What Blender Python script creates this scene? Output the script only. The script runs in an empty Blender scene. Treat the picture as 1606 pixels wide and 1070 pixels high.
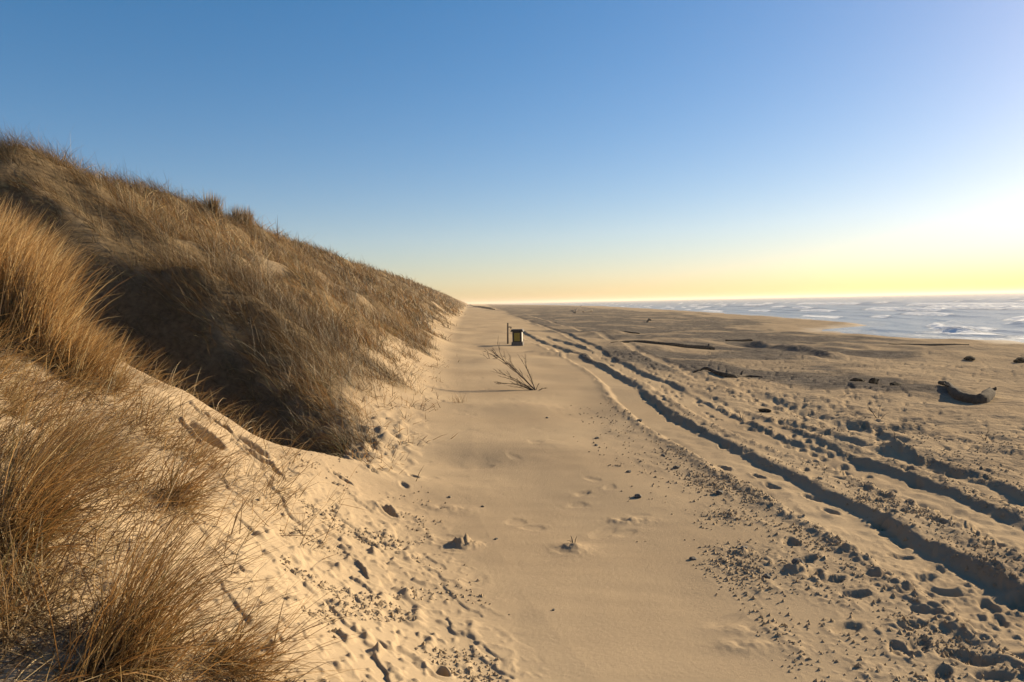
import bpy, math, random
import numpy as np
from mathutils import Vector, Matrix

R = math.radians
rng = np.random.default_rng(7)
random.seed(7)
sc = bpy.context.scene
COL = sc.collection

# ------------------------------------------------------------------ camera
CAM_Z = 4.6                     # metres above the sea
FPX, CX, CY = 1160.0, 803.0, 535.0
PITCH, ROLL = R(2.96), R(1.22)
cf = Vector((0, math.cos(PITCH), -math.sin(PITCH)))
r0 = Vector((1, 0, 0)); u0 = r0.cross(cf)
cr = r0 * math.cos(ROLL) - u0 * math.sin(ROLL)
cu = u0 * math.cos(ROLL) + r0 * math.sin(ROLL)
cd = bpy.data.cameras.new('camera'); cam = bpy.data.objects.new('camera', cd); COL.objects.link(cam)
cam.matrix_world = Matrix(((cr.x, cu.x, -cf.x, 0), (cr.y, cu.y, -cf.y, 0), (cr.z, cu.z, -cf.z, CAM_Z), (0, 0, 0, 1)))
cd.sensor_width = 36; cd.lens = 26.0; cd.clip_start = 0.05; cd.clip_end = 60000
sc.camera = cam

# ------------------------------------------------------------------ sky and sun
SUN_EL, SUN_AZ = R(20.0), R(57.0)          # azimuth to the right of the view direction (+Y)
w = bpy.data.worlds.new('World'); sc.world = w; w.use_nodes = True
nt = w.node_tree; bg = nt.nodes['Background']
sky = nt.nodes.new('ShaderNodeTexSky'); sky.sky_type = 'NISHITA'; sky.sun_disc = False
sky.sun_elevation = SUN_EL; sky.sun_rotation = SUN_AZ
sky.altitude = 0; sky.air_density = 1.0; sky.dust_density = .42; sky.ozone_density = 2.0
# the sky's own colours, a little more saturated and with its bright side toned down
hs = nt.nodes.new('ShaderNodeHueSaturation'); hs.inputs['Saturation'].default_value = 1.42; hs.inputs['Value'].default_value = .05
gm = nt.nodes.new('ShaderNodeGamma'); gm.inputs[1].default_value = .85
wb = nt.nodes.new('ShaderNodeMix'); wb.data_type = 'RGBA'; wb.blend_type = 'MULTIPLY'; wb.inputs[0].default_value = 1; wb.inputs[7].default_value = (17.6, 16.2, 17.6, 1)
nt.links.new(sky.outputs[0], hs.inputs['Color']); nt.links.new(hs.outputs[0], gm.inputs[0]); nt.links.new(gm.outputs[0], wb.inputs[6]); nt.links.new(wb.outputs[2], bg.inputs[0])
bg.inputs[1].default_value = 0.05
sd = bpy.data.lights.new('sun', 'SUN'); sun = bpy.data.objects.new('sun', sd); COL.objects.link(sun)
sd.energy = 5.0; sd.angle = R(0.6); sd.color = (1.0, 0.82, 0.56)
sdir = Vector((math.sin(SUN_AZ) * math.cos(SUN_EL), math.cos(SUN_AZ) * math.cos(SUN_EL), math.sin(SUN_EL)))
sun.rotation_euler = (-sdir).to_track_quat('-Z', 'Y').to_euler()
sun.location = (40, 40, 40)
vs = sc.view_settings
vs.view_transform = 'Standard'; vs.look = 'None'; vs.gamma = 1.0; vs.exposure = 1.2
vs.use_curve_mapping = False
sc.cycles.use_denoising = True
sc.cycles.max_bounces = 6; sc.cycles.diffuse_bounces = 2; sc.cycles.transmission_bounces = 4
sc.cycles.volume_bounces = 1

# ------------------------------------------------------------------ noise
def _h(ix, iy, s):
    n = (ix.astype(np.int64) * 374761393 + iy.astype(np.int64) * 668265263 + s * 1442695041) & 0xFFFFFFFF
    n = ((n ^ (n >> 13)) * 1274126177) & 0xFFFFFFFF
    return ((n ^ (n >> 16)) & 0xFFFF) / 65535.0 * 2 * math.pi
def pn(x, y, s=0):
    x = np.asarray(x, float); y = np.asarray(y, float)
    ix = np.floor(x); iy = np.floor(y); fx = x - ix; fy = y - iy
    u = fx * fx * fx * (fx * (fx * 6 - 15) + 10); v = fy * fy * fy * (fy * (fy * 6 - 15) + 10)
    def g(dx, dy):
        a = _h(ix + dx, iy + dy, s)
        return np.cos(a) * (fx - dx) + np.sin(a) * (fy - dy)
    a = g(0, 0) * (1 - u) + g(1, 0) * u
    b = g(0, 1) * (1 - u) + g(1, 1) * u
    return (a * (1 - v) + b * v) * 1.5
def fbm(x, y, oct=4, s=0, gain=.5):
    t = 0; a = 1; f = 1
    for k in range(oct):
        t = t + a * pn(np.asarray(x) * f + 17.3 * k, np.asarray(y) * f - 9.1 * k, s + k); a *= gain; f *= 2.03
    return t
def ss(a, b, x):
    t = np.clip((np.asarray(x, float) - a) / (b - a), 0, 1); return t * t * (3 - 2 * t)
def softplus(x, k):
    return np.where(x / k > 30, x, k * np.log1p(np.exp(np.clip(x / k, -40, 30))))

# ------------------------------------------------------------------ terrain height
SHY = [-3000, -200, 0, 40, 69, 82, 95, 103, 112, 127, 190, 296, 667, 3000, 30000]
SHX = [80, 52, 50, 49, 48, 44, 42.5, 46, 56, 60.5, 65, 71, 84, -50, -1600]
def shore(y): return np.interp(y, SHY, SHX)
TY = [-40, 0, 4, 6, 9, 12, 18, 28, 50, 110, 400, 30000]
TX = [0.6, -.1, -.3, -.95, -1.55, -1.7, -2.0, -2.9, -4.4, -8.0, -24.5, -1732]
def toe(y):
    y = np.asarray(y, float)
    return np.interp(y, TY, TX) + .35 * pn(y * .11, y * 0 + 3.3, 5) * ss(8, 25, y)
CRY = [-30, 5, 18, 28, 38, 60, 77, 111, 200, 420, 30000]
CRH = [5.0, 5.4, 6.3, 7.0, 7.5, 7.2, 6.9, 7.7, 8.7, 8.8, 9.0]
GUL = [(-2.3, 9.6, 0, .5), (-2.9, 10.0, .7, .75), (-3.6, 10.5, 1.8, 1.2), (-4.7, 11.4, 2.9, 1.65), (-7.0, 14.0, 3.4, 1.9), (-9.3, 15.7, 3.3, 1.7), (-11.5, 16.7, 2.3, 1.3), (-13.6, 17.6, .4, 1)]
def polyd(x, y, pts):
    """distance, signed side, param-interpolated extra columns to a polyline"""
    best = np.full(np.shape(x), 1e9); ex = None; side = np.zeros(np.shape(x)); arc = np.zeros(np.shape(x)); L0 = 0
    ne = len(pts[0]) - 2; ex = [np.zeros(np.shape(x)) for _ in range(ne)]
    for a, b in zip(pts[:-1], pts[1:]):
        dx, dy = b[0] - a[0], b[1] - a[1]; ll = math.hypot(dx, dy)
        t = np.clip(((x - a[0]) * dx + (y - a[1]) * dy) / (ll * ll), 0, 1)
        px, py = x - a[0] - t * dx, y - a[1] - t * dy
        d = np.hypot(px, py); m = d < best
        best = np.where(m, d, best); side = np.where(m, np.sign(dx * py - dy * px), side); arc = np.where(m, L0 + t * ll, arc)
        for k in range(ne): ex[k] = np.where(m, a[2 + k] + (b[2 + k] - a[2 + k]) * t, ex[k])
        L0 += ll
    return best, side, arc, ex
def zbeach(x, y):
    s = shore(y); t0 = np.interp(y, TY, TX) + 1.0
    z = 2.15 * np.minimum((s - x) / np.maximum(s - t0, 20), 1)
    d = x - (s - 7)
    z = z - np.where(d > 0, .02 * np.minimum(d, 60), 0)
    return np.maximum(z, -3)
def zbase(x, y):
    x = np.asarray(x, float); y = np.asarray(y, float)
    zb = zbeach(x, y)
    wv = toe(y) - x
    p = .63 * softplus(wv, .35)
    hc = np.interp(y, CRY, CRH) + .5 * pn(y * .05, y * 0, 11) * ss(25, 60, y) + .55 * pn(y * .11, y * 0 + 5, 12) * ss(12, 20, y)
    k = 1.0
    h = np.clip(.5 + .5 * (hc - p) / k, 0, 1)
    d = hc * (1 - h) + p * h - k * h * (1 - h)
    d = d - .10 * np.maximum(wv - hc / .63 - 2.5, 0) * (wv < 60) - np.where(wv >= 60, 5.0, 0) * 0
    d = np.maximum(d, 0)
    d = np.where(wv > 45, np.maximum(d, 1.5), d)
    z = zb + d
    # hummocks on the vegetated dune
    m = ss(1.0, 4.0, wv) * ss(9.5, 13, y - .25 * x * 0)
    z = z + m * (.55 * pn(x * .22, y * .34, 21) + .32 * pn(x * .6, y * .85, 22) + .10 * pn(x * 1.6, y * 1.8, 23))
    m2 = ss(.5, 2.5, wv) * (1 - ss(9, 12, y))
    z = z + m2 * (.16 * pn(x * .6, y * .6, 24) + .07 * pn(x * 1.5, y * 1.5, 25))
    gd, sd_, ar, (dep, wid) = polyd(x, y, GUL)
    z = z - np.where(gd < 6, dep * np.exp(-(gd / np.maximum(wid * np.where(sd_ < 0, 1.0, 1.35), .2)) ** 2), 0) * 1.0
    # low drifts of wind-blown sand on the beach
    b = 1 - ss(.3, 2.0, wv)
    z = z + b * (.10 * pn(x * .16 + 5, y * .10, 31) + .05 * pn(x * .5, y * .28, 32)) * ss(3, 9, y + np.abs(x))
    z = z + .03 * np.exp(-((x + .5 - .02 * y) / .9) ** 2 - ((y - 13.2) / 1.4) ** 2)
    return z
def gz(x, y): return float(zbase(np.array([x]), np.array([y]))[0])
_T = np.geomspace(1.5, 4000, 1600)
def at(px, py, dz=0.0):
    """point of the ground seen through photo pixel (px, py)"""
    d = cf + cr * ((px - CX) / FPX) + cu * ((CY - py) / FPX)
    X, Y, Z = d.x * _T, d.y * _T, CAM_Z + d.z * _T
    f = Z - zbase(X, Y) - dz
    i = np.argmax(f < 0)
    if f[i] >= 0: i = len(_T) - 1
    t0, t1 = (_T[i - 1] if i else _T[0]), _T[i]
    f0, f1 = (f[i - 1] if i else 1), f[i]
    t = t0 + (t1 - t0) * f0 / (f0 - f1 + 1e-9)
    return Vector((d.x * t, d.y * t, CAM_Z + d.z * t))

# ------------------------------------------------------------------ materials
MATS = {}
def mat(name):
    m = bpy.data.materials.new(name); m.use_nodes = True; n = m.node_tree.nodes; n.clear()
    out = n.new('ShaderNodeOutputMaterial'); MATS[name] = m
    return m, n, m.node_tree.links, out
def node(n, t, **k):
    o = n.new(t)
    for a, b in k.items():
        if a.startswith('i_'):
            o.inputs[int(a[2:]) if a[2:].isdigit() else a[2:]].default_value = b
        else: setattr(o, a, b)
    return o
def attr(n, name): 
    a = n.new('ShaderNodeAttribute'); a.attribute_name = name; return a
def noise(n, l, co, scale, detail=3, rough=.55):
    t = node(n, 'ShaderNodeTexNoise'); t.inputs['Scale'].default_value = scale; t.inputs['Detail'].default_value = detail
    t.inputs['Roughness'].default_value = rough; l.new(co, t.inputs['Vector']); return t.outputs['Fac']
def ramp(n, l, f, stops):
    r = n.new('ShaderNodeValToRGB'); l.new(f, r.inputs[0]); e = r.color_ramp.elements
    e[0].position, e[0].color = stops[0][0], (*stops[0][1], 1); e[1].position, e[1].color = stops[-1][0], (*stops[-1][1], 1)
    for p, c in stops[1:-1]: k = e.new(p); k.color = (*c, 1)
    return r.outputs[0]
def mixc(n, l, f, a, b, mode='MIX'):
    m = n.new('ShaderNodeMix'); m.data_type = 'RGBA'; m.blend_type = mode
    for s, v in ((0, f), (6, a), (7, b)):
        if hasattr(v, 'is_output'): l.new(v, m.inputs[s])
        else: m.inputs[s].default_value = v if s == 0 else (*v, 1)
    return m.outputs[2]
def math_(n, l, op, a, b=None, clamp=False):
    m = n.new('ShaderNodeMath'); m.operation = op; m.use_clamp = clamp
    for s, v in ((0, a), (1, b)):
        if v is None: continue
        if hasattr(v, 'is_output'): l.new(v, m.inputs[s])
        else: m.inputs[s].default_value = v
    return m.outputs[0]

def m_sand():
    m, n, l, out = mat('sand')
    g = n.new('ShaderNodeNewGeometry'); P = g.outputs['Position']
    A = attr(n, 'ground')         # r = coarse lag and bump shade, g = litter under grass and painted gully shade, b = wet
    sep = n.new('ShaderNodeSeparateColor'); l.new(A.outputs['Color'], sep.inputs[0])
    big = noise(n, l, P, .35, 4); mid = noise(n, l, P, 2.2, 4); fine = noise(n, l, P, 26, 4); grain = noise(n, l, P, 320, 2)
    c = ramp(n, l, big, [(.3, (.30, .225, .145)), (.7, (.385, .295, .19))])
    c = mixc(n, l, math_(n, l, 'MULTIPLY', mid, .35), c, (.27, .205, .135))
    c = mixc(n, l, math_(n, l, 'MULTIPLY', ramp(n, l, grain, [(.45, (0, 0, 0)), (.75, (1, 1, 1))]), .35), c, (.20, .145, .095))
    spk = math_(n, l, 'ADD', math_(n, l, 'MULTIPLY', fine, .7), math_(n, l, 'MULTIPLY', mid, .5))
    lag = ramp(n, l, spk, [(.45, (.06, .052, .046)), (.80, (.18, .155, .128))])  # grey coarse sand, darkened further for the shade among its bumps
    c = mixc(n, l, sep.outputs[0], c, lag)
    litter_shade = ramp(n, l, noise(n, l, P, 9, 5), [(.3, (.05, .035, .02)), (.7, (.15, .105, .056))])  # grass litter; the same dark tone paints shade in the gully
    c = mixc(n, l, sep.outputs[1], c, litter_shade)
    c = mixc(n, l, sep.outputs[2], c, (.17, .125, .075))
    b = node(n, 'ShaderNodeBsdfPrincipled'); l.new(c, b.inputs['Base Color'])
    rr = math_(n, l, 'SUBTRACT', .95, math_(n, l, 'MULTIPLY', sep.outputs[2], .35)); l.new(rr, b.inputs['Roughness'])
    l.new(math_(n, l, 'MULTIPLY', sep.outputs[2], .5), b.inputs['Specular IOR Level'])
    bu = node(n, 'ShaderNodeBump'); bu.inputs['Strength'].default_value = .55; bu.inputs['Distance'].default_value = .006
    l.new(grain, bu.inputs['Height'])
    bu2 = node(n, 'ShaderNodeBump'); bu2.inputs['Distance'].default_value = .035
    l.new(math_(n, l, 'ADD', .12, math_(n, l, 'MULTIPLY', sep.outputs[0], .8)), bu2.inputs['Strength'])
    l.new(fine, bu2.inputs['Height']); l.new(bu.outputs[0], bu2.inputs['Normal'])
    md2 = node(n, 'ShaderNodeMapping'); l.new(P, md2.inputs[0]); md2.inputs['Scale'].default_value = (.8, 1, 1)
    bu3 = node(n, 'ShaderNodeBump'); bu3.inputs['Distance'].default_value = .16
    l.new(math_(n, l, 'MULTIPLY', A.outputs['Alpha'], .9), bu3.inputs['Strength']); l.new(noise(n, l, md2.outputs[0], 2.6, 5, .62), bu3.inputs['Height'])
    l.new(bu2.outputs[0], bu3.inputs['Normal']); l.new(bu3.outputs[0], b.inputs['Normal']); l.new(b.outputs[0], out.inputs[0]); return m
def m_grass():
    m, n, l, out = mat('dry_grass')
    a = attr(n, 'tint')
    d = node(n, 'ShaderNodeBsdfPrincipled'); l.new(a.outputs['Color'], d.inputs['Base Color']); d.inputs['Roughness'].default_value = .55
    d.inputs['Specular IOR Level'].default_value = .35
    t = node(n, 'ShaderNodeBsdfTranslucent')
    l.new(mixc(n, l, .5, a.outputs['Color'], (.85, .42, .10), 'MULTIPLY'), t.inputs[0])
    mx = node(n, 'ShaderNodeMixShader', i_0=.38); l.new(d.outputs[0], mx.inputs[1]); l.new(t.outputs[0], mx.inputs[2])
    l.new(mx.outputs[0], out.inputs[0]); return m
def m_water():
    m, n, l, out = mat('sea_water')
    g = n.new('ShaderNodeNewGeometry'); P = g.outputs['Position']
    a = attr(n, 'foam')
    mp = node(n, 'ShaderNodeMapping'); l.new(P, mp.inputs[0]); mp.inputs['Rotation'].default_value = (0, 0, R(3)); mp.inputs['Scale'].default_value = (1, .35, 1)
    f1 = noise(n, l, mp.outputs[0], 2.2, 7, .7); f2 = noise(n, l, mp.outputs[0], .16, 4)
    fo = math_(n, l, 'ADD', a.outputs['Fac'], math_(n, l, 'MULTIPLY', math_(n, l, 'SUBTRACT', f1, .5), 1.3))
    fo = ramp(n, l, fo, [(.52, (0, 0, 0)), (1.0, (.85, .85, .85))])
    wcol = ramp(n, l, f2, [(.3, (.13, .155, .17)), (.7, (.20, .22, .225))])
    c = mixc(n, l, fo, wcol, (.80, .80, .78))
    b = node(n, 'ShaderNodeBsdfPrincipled'); l.new(c, b.inputs['Base Color'])
    l.new(math_(n, l, 'ADD', .33, math_(n, l, 'MULTIPLY', fo, .5)), b.inputs['Roughness']); b.inputs['IOR'].default_value = 1.33
    bu = node(n, 'ShaderNodeBump'); bu.inputs['Strength'].default_value = .8; bu.inputs['Distance'].default_value = .35
    l.new(math_(n, l, 'ADD', noise(n, l, mp.outputs[0], .9, 5), math_(n, l, 'MULTIPLY', fo, .25)), bu.inputs['Height'])
    l.new(bu.outputs[0], b.inputs['Normal']); l.new(b.outputs[0], out.inputs[0]); return m
def m_rough(name, c0, c1, scale=6, rough=.85, bump=.02, stretch=(1, 1, 1), spec=.3):
    m, n, l, out = mat(name)
    tc = n.new('ShaderNodeTexCoord'); mp = node(n, 'ShaderNodeMapping'); l.new(tc.outputs['Object'], mp.inputs[0]); mp.inputs['Scale'].default_value = stretch
    f = noise(n, l, mp.outputs[0], scale, 6, .65)
    b = node(n, 'ShaderNodeBsdfPrincipled'); l.new(ramp(n, l, f, [(.3, c0), (.7, c1)]), b.inputs['Base Color'])
    b.inputs['Roughness'].default_value = rough; b.inputs['Specular IOR Level'].default_value = spec
    bu = node(n, 'ShaderNodeBump'); bu.inputs['Strength'].default_value = .7; bu.inputs['Distance'].default_value = bump
    l.new(f, bu.inputs['Height']); l.new(bu.outputs[0], b.inputs['Normal']); l.new(b.outputs[0], out.inputs[0]); return m
m_sand(); m_grass(); m_water()
m_rough('driftwood', (.04, .032, .026), (.10, .08, .062), 9, .95, .05, (1, 1, 1), .1)
m_rough('driftwood_end', (.10, .075, .05), (.22, .17, .12), 9)
m_rough('twig_bark', (.035, .022, .018), (.085, .055, .04), 12, .85, .004)
m_rough('seaweed', (.016, .014, .011), (.045, .036, .027), 8, .95, .03, (1, 1, 1), .05)
m_rough('stone', (.06, .055, .05), (.17, .15, .125), 14, .9, .01)
m_rough('post_wood', (.03, .022, .016), (.07, .052, .04), 10, .85, .01, (4, 4, .6))
m_rough('bin_frame', (.012, .011, .011), (.03, .027, .025), 6, .6, .003)
m_rough('bin_yellow', (.24, .18, .02), (.33, .25, .03), 4, .55, .003)
m_rough('bin_white', (.38, .36, .32), (.5, .48, .44), 4, .6, .003)
m_rough('concrete', (.08, .072, .064), (.15, .135, .12), 10, .92, .008)

# ------------------------------------------------------------------ object helpers
def tag(o, label=None, cat=None, group=None, kind=None):
    for k, v in (('label', label), ('category', cat), ('group', group), ('kind', kind)):
        if v: o[k] = v
    return o
def link(name, me, m, parent=None):
    o = bpy.data.objects.new(name, me); COL.objects.link(o)
    if m: me.materials.append(MATS[m])
    if parent: o.parent = parent
    return o
def empty(name, loc, label, cat, group=None, rz=0):
    o = bpy.data.objects.new(name, None); COL.objects.link(o); o.location = loc; o.rotation_euler = (0, 0, rz)
    o.empty_display_size = .2
    return tag(o, label, cat, group)
def mesh_np(name, V, F, smooth=True, colors=None, cname='tint', scalars=None):
    """V (n,3), F (m,k) with one k"""
    me = bpy.data.meshes.new(name); n, k = len(V), F.shape[1]
    me.vertices.add(n); me.vertices.foreach_set('co', np.ascontiguousarray(V, np.float32).ravel())
    me.loops.add(F.size); me.loops.foreach_set('vertex_index', np.ascontiguousarray(F, np.int32).ravel())
    me.polygons.add(len(F)); me.polygons.foreach_set('loop_start', np.arange(0, F.size, k, dtype=np.int32))
    me.polygons.foreach_set('use_smooth', np.full(len(F), smooth))
    me.update(calc_edges=True)
    if colors is not None:
        a = me.color_attributes.new(cname, 'FLOAT_COLOR', 'POINT')
        c = np.ones((n, 4), np.float32); c[:, :colors.shape[1]] = colors; a.data.foreach_set('color', c.ravel())
    if scalars is not None:
        a = me.attributes.new(cname, 'FLOAT', 'POINT'); a.data.foreach_set('value', np.asarray(scalars, np.float32))
    return me
def mesh_py(name, V, F, smooth=True):
    me = bpy.data.meshes.new(name); me.from_pydata([tuple(v) for v in V], [], F); me.update()
    me.polygons.foreach_set('use_smooth', [smooth] * len(me.polygons)); return me
def tube(pts, rad, ns=8, rough=0.0, seed=0, flat=1.0):
    """closed tapered tube through pts; rough shifts ring points, flat squashes it vertically"""
    pts = [Vector(p) for p in pts]; V = []; F = []; rr = random.Random(seed)
    lump = [1 + rough * rr.uniform(-1, 1) for _ in range(ns)]
    up = Vector((0, 0, 1))
    for i, p in enumerate(pts):
        d = (pts[min(i + 1, len(pts) - 1)] - pts[max(i - 1, 0)]).normalized()
        s = d.cross(up); s = s.normalized() if s.length > .05 else Vector((1, 0, 0)); t = s.cross(d).normalized()
        for k in range(ns):
            a = 2 * math.pi * k / ns; r = rad[i] * lump[k] * (1 + rough * .6 * rr.uniform(-1, 1))
            V.append(p + s * (r * math.cos(a)) + t * (r * math.sin(a) * flat))
    for i in range(len(pts) - 1):
        for k in range(ns):
            a, b = i * ns + k, i * ns + (k + 1) % ns
            F.append((a, b, b + ns, a + ns))
    F.append(tuple(range(ns))[::-1]); F.append(tuple((len(pts) - 1) * ns + k for k in range(ns)))
    return V, F
def spline(P, n):
    """Catmull-Rom through control points of any dimension"""
    P = np.array(P, float); Q = np.vstack([2 * P[0] - P[1], P, 2 * P[-1] - P[-2]]); out = []
    m = len(P) - 1
    for t in np.linspace(0, m, n):
        i = min(int(t), m - 1); f = t - i; a, b, c, d = Q[i:i + 4]
        out.append(.5 * (2 * b + (c - a) * f + (2 * a - 5 * b + 4 * c - d) * f * f + (3 * b - a - 3 * c + d) * f ** 3))
    return np.array(out)
def box(x0, x1, y0, y1, z0, z1, taper=0, bev=.01):
    import bmesh
    bm = bmesh.new(); bmesh.ops.create_cube(bm, size=1)
    for v in bm.verts:
        s = 1 - taper if v.co.z > 0 else 1
        v.co = Vector(((x0 + x1) / 2 + v.co.x * (x1 - x0) * s, (y0 + y1) / 2 + v.co.y * (y1 - y0) * s, (z0 + z1) / 2 + v.co.z * (z1 - z0)))
    if bev: bmesh.ops.bevel(bm, geom=list(bm.edges), offset=bev, segments=2, affect='EDGES')
    me = bpy.data.meshes.new('box'); bm.to_mesh(me); bm.free(); return me

# ------------------------------------------------------------------ the ground
# vehicle ruts: photo pixels of the rut centre line, turned into ground points
def rutline(px, dy=0): return [tuple(at(a, b + dy)[:2]) for a, b in px]
RUTS = [  # points, half width, depth
    (rutline([(812, 520), (846, 537), (876, 549), (925, 573), (962, 594), (985, 616), (1012, 640), (1060, 672), (1120, 702), (1200, 745), (1300, 797), (1400, 856), (1500, 914), (1606, 975), (1760, 1062)]), .40, .125),
    (rutline([(850, 527), (905, 545), (960, 569), (1010, 592), (1060, 616), (1110, 642), (1160, 668), (1230, 694), (1310, 718), (1400, 750), (1480, 782), (1560, 815), (1640, 850), (1800, 925)]), .37, .115),
    (rutline([(1240, 665), (1330, 690), (1430, 722), (1520, 750), (1606, 780), (1760, 830)]), .22, .12),
    (rutline([(786, 490), (830, 503), (868, 517), (905, 533), (940, 552), (958, 566)]), .25, .12),
    (rutline([(800, 488), (860, 503), (905, 517), (960, 535), (1030, 562), (1120, 598), (1250, 640), (1400, 690)]), .2, .07),
    (rutline([(1080, 612), (1180, 655), (1290, 700), (1400, 760), (1500, 810), (1640, 880)]), .16, .06),
]
RUTS = [([tuple(q) for q in spline(p, len(p) * 3)], hw, dp) for p, hw, dp in RUTS]

def polar(aw, da, amax, r_rows):
    fine = np.arange(-aw, aw + da / 2, da); s = da; L = []; a = aw
    while a < amax:
        s = min(s * 1.22, 6.0); a += s; L.append(min(a, amax))
    L = np.array(L); return np.radians(np.concatenate([-L[::-1], fine, L])), np.array(r_rows)
rows = [.3, .7, 1.2, 1.7]; r = 2.1
while r < 3500:
    if r > 3.0: rows.append(r)
    r += min(max(.011, r * r / (745 * 2.4) * .92), .0125 * r) if r > 3.0 else .12
rows += [4500, 6000, 9000, 14000, 22000, 34000]
ang, rad_ = polar(38.5, .097, 180.0, rows)
AA, RR = np.meshgrid(ang, rad_)
GX = (np.sin(AA) * RR); GY = (np.cos(AA) * RR); SH = GX.shape
GZ = zbase(GX, GY)
dR = np.gradient(rad_)[:, None] * np.ones(SH)
WV = toe(GY) - GX; SX = shore(GY) - GX
def lod(wl): return 1 - ss(.25, .6, dR / wl)          # fades relief finer than the mesh
beach = 1 - ss(-.2, 1.2, WV)
wetz = ss(0, 6, SX)
# where the sand is loose and smooth, where it is a coarse, trampled lag
patch = fbm(GX * .22 + 3, GY * .12, 4, 41)
q = GX - (1.4 + .03 * GY)                                # right of the smooth drift
coarse = beach * ss(-.5, 1.6, q + 1.3 * patch + .5 * fbm(GX * 1.3, GY * .8, 3, 43)) * wetz
rough_a = coarse * (.65 + .35 * ss(-.3, .4, fbm(GX * .5, GY * .3, 3, 44)))
far_lag0 = beach * ss(10, 22, GY) * ss(0, 3, GX - (.6 + .012 * GY)) * ss(-.35, .35, fbm(GX * .06 + 1, GY * .035, 4, 47) + .30 - .9 * ss(.42, .9, GX / np.maximum(shore(GY), 1))) * ss(.0, .25, SX / np.maximum(shore(GY), 1))
LAG_SHADE = [(900, 492, 12), (980, 500, 12), (1080, 512, 11), (1180, 530, 10), (1280, 552, 5), (1000, 522, 8), (1100, 535, 8), (1050, 560, 5), (1180, 568, 5), (1280, 585, 3.5), (1370, 603, 2.2), (850, 487, 20), (800, 482, 40), (1000, 490, 20)]
lag_shade = np.zeros(SH)
for a_, b_, s_ in LAG_SHADE:
    p_ = at(a_, b_); lag_shade = np.maximum(lag_shade, np.exp(-(((GX - p_.x) / s_) ** 2 + ((GY - p_.y) / (s_ * 1.7)) ** 2)))
lag_shade = np.maximum(lag_shade, .9 * ss(45, 75, GY) * ss(5, 11, WV * 0 - WV - .02 * GY) * ss(.16, .34, SX / np.maximum(shore(GY) - toe(GY), 1)))
far_lag_shade = np.maximum(.15 * far_lag0, beach * wetz * ss(.25, .65, lag_shade + .35 * fbm(GX * .25, GY * .12, 4, 48)) * (1 - .55 * ss(.18, .45, fbm(GX * .10, GY * .16, 5, 49, .62) * ss(12, 25, RR))))  # coarse grey sand, with the shade of its backlit roughness painted in
c1 = pn(GX * 3.4, GY * 3.0, 51); c2 = pn(GX * 7.5, GY * 7.1, 52); c3 = pn(GX * 17, GY * 16, 53)
clod = np.maximum(c2 + .5 * c1 - .12, 0) * .028 * lod(.16) + np.maximum(c3 + .5 * c1 - .08, 0) * .038 * lod(.09)
rough_a = np.maximum(rough_a, .8 * far_lag_shade)
GZ += rough_a * (clod + .020 * c1 * lod(.3))
big_r = beach * ss(2.5, 7, GX - .02 * GY) * wetz
GZ += big_r * (.065 * pn(GX * 1.1, GY * 1.1, 55) * lod(.9) + .05 * np.abs(pn(GX * 2.3, GY * 1.9, 56)) * lod(.5) + .025 * np.abs(pn(GX * 5, GY * 4.5, 58)) * lod(.22) + .10 * pn(GX * .4, GY * .35, 57) * lod(2.5) + .12 * pn(GX * .16, GY * .12, 59) + ss(28, 50, RR) * (.22 * pn(GX * .07, GY * .06, 151) + .14 * pn(GX * .2, GY * .17, 152) * lod(5) + .10 * np.abs(pn(GX * .5, GY * .4, 153)) * lod(2)))
GZ += beach * (1 - big_r) * ss(18, 35, RR) * (.09 * pn(GX * .2, GY * .14, 154) + .05 * pn(GX * .5, GY * .4, 155) * lod(2))
# wind-cut crust and small steps at the foot of the near slope
ed = ss(-.9, .1, WV) * (1 - ss(1.0, 2.4, WV)) * (1 - ss(7, 10, GY)) * ss(2, 3.2, RR)
st = fbm(GX * 1.7 + .7 * GY, GY * 1.5, 4, 61)
GZ += ed * (.022 * (ss(.0, .12, st) - .5) + np.maximum(c2 + .3 * c1 - .22, 0) * .05 + np.maximum(c3 + .3 * c2 - .2, 0) * .03) * lod(.13)
near_s = ss(.3, 1.2, WV) * (1 - ss(4, 6, WV)) * (1 - ss(11, 13, GY))
GZ += near_s * (.02 * pn(GX * 2.6 + GY, GY * 2.3, 63) + .010 * np.abs(pn(GX * 7, GY * 6, 64)) * lod(.15))
# faint drift ripples on the smooth sand
sm = beach * (1 - coarse)
GZ += sm * lod(.3) * (.003 * pn(GX * 1.3 + GY * .6, GY * 4.0, 66) + .004 * pn(GX * 2.5, GY * 2.2, 68))
# crumbled foot of the grassed spur
ft = ss(-.4, .4, WV) * (1 - ss(1.5, 3.0, WV)) * ss(9.2, 10.2, GY) * (1 - ss(26, 40, GY))
GZ += ft * (np.maximum(pn(GX * 5, GY * 4.4, 67) + .4 * c1, 0) * .12 * lod(.25) + .05 * pn(GX * 1.6, GY * 1.3, 69) - .02)
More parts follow.
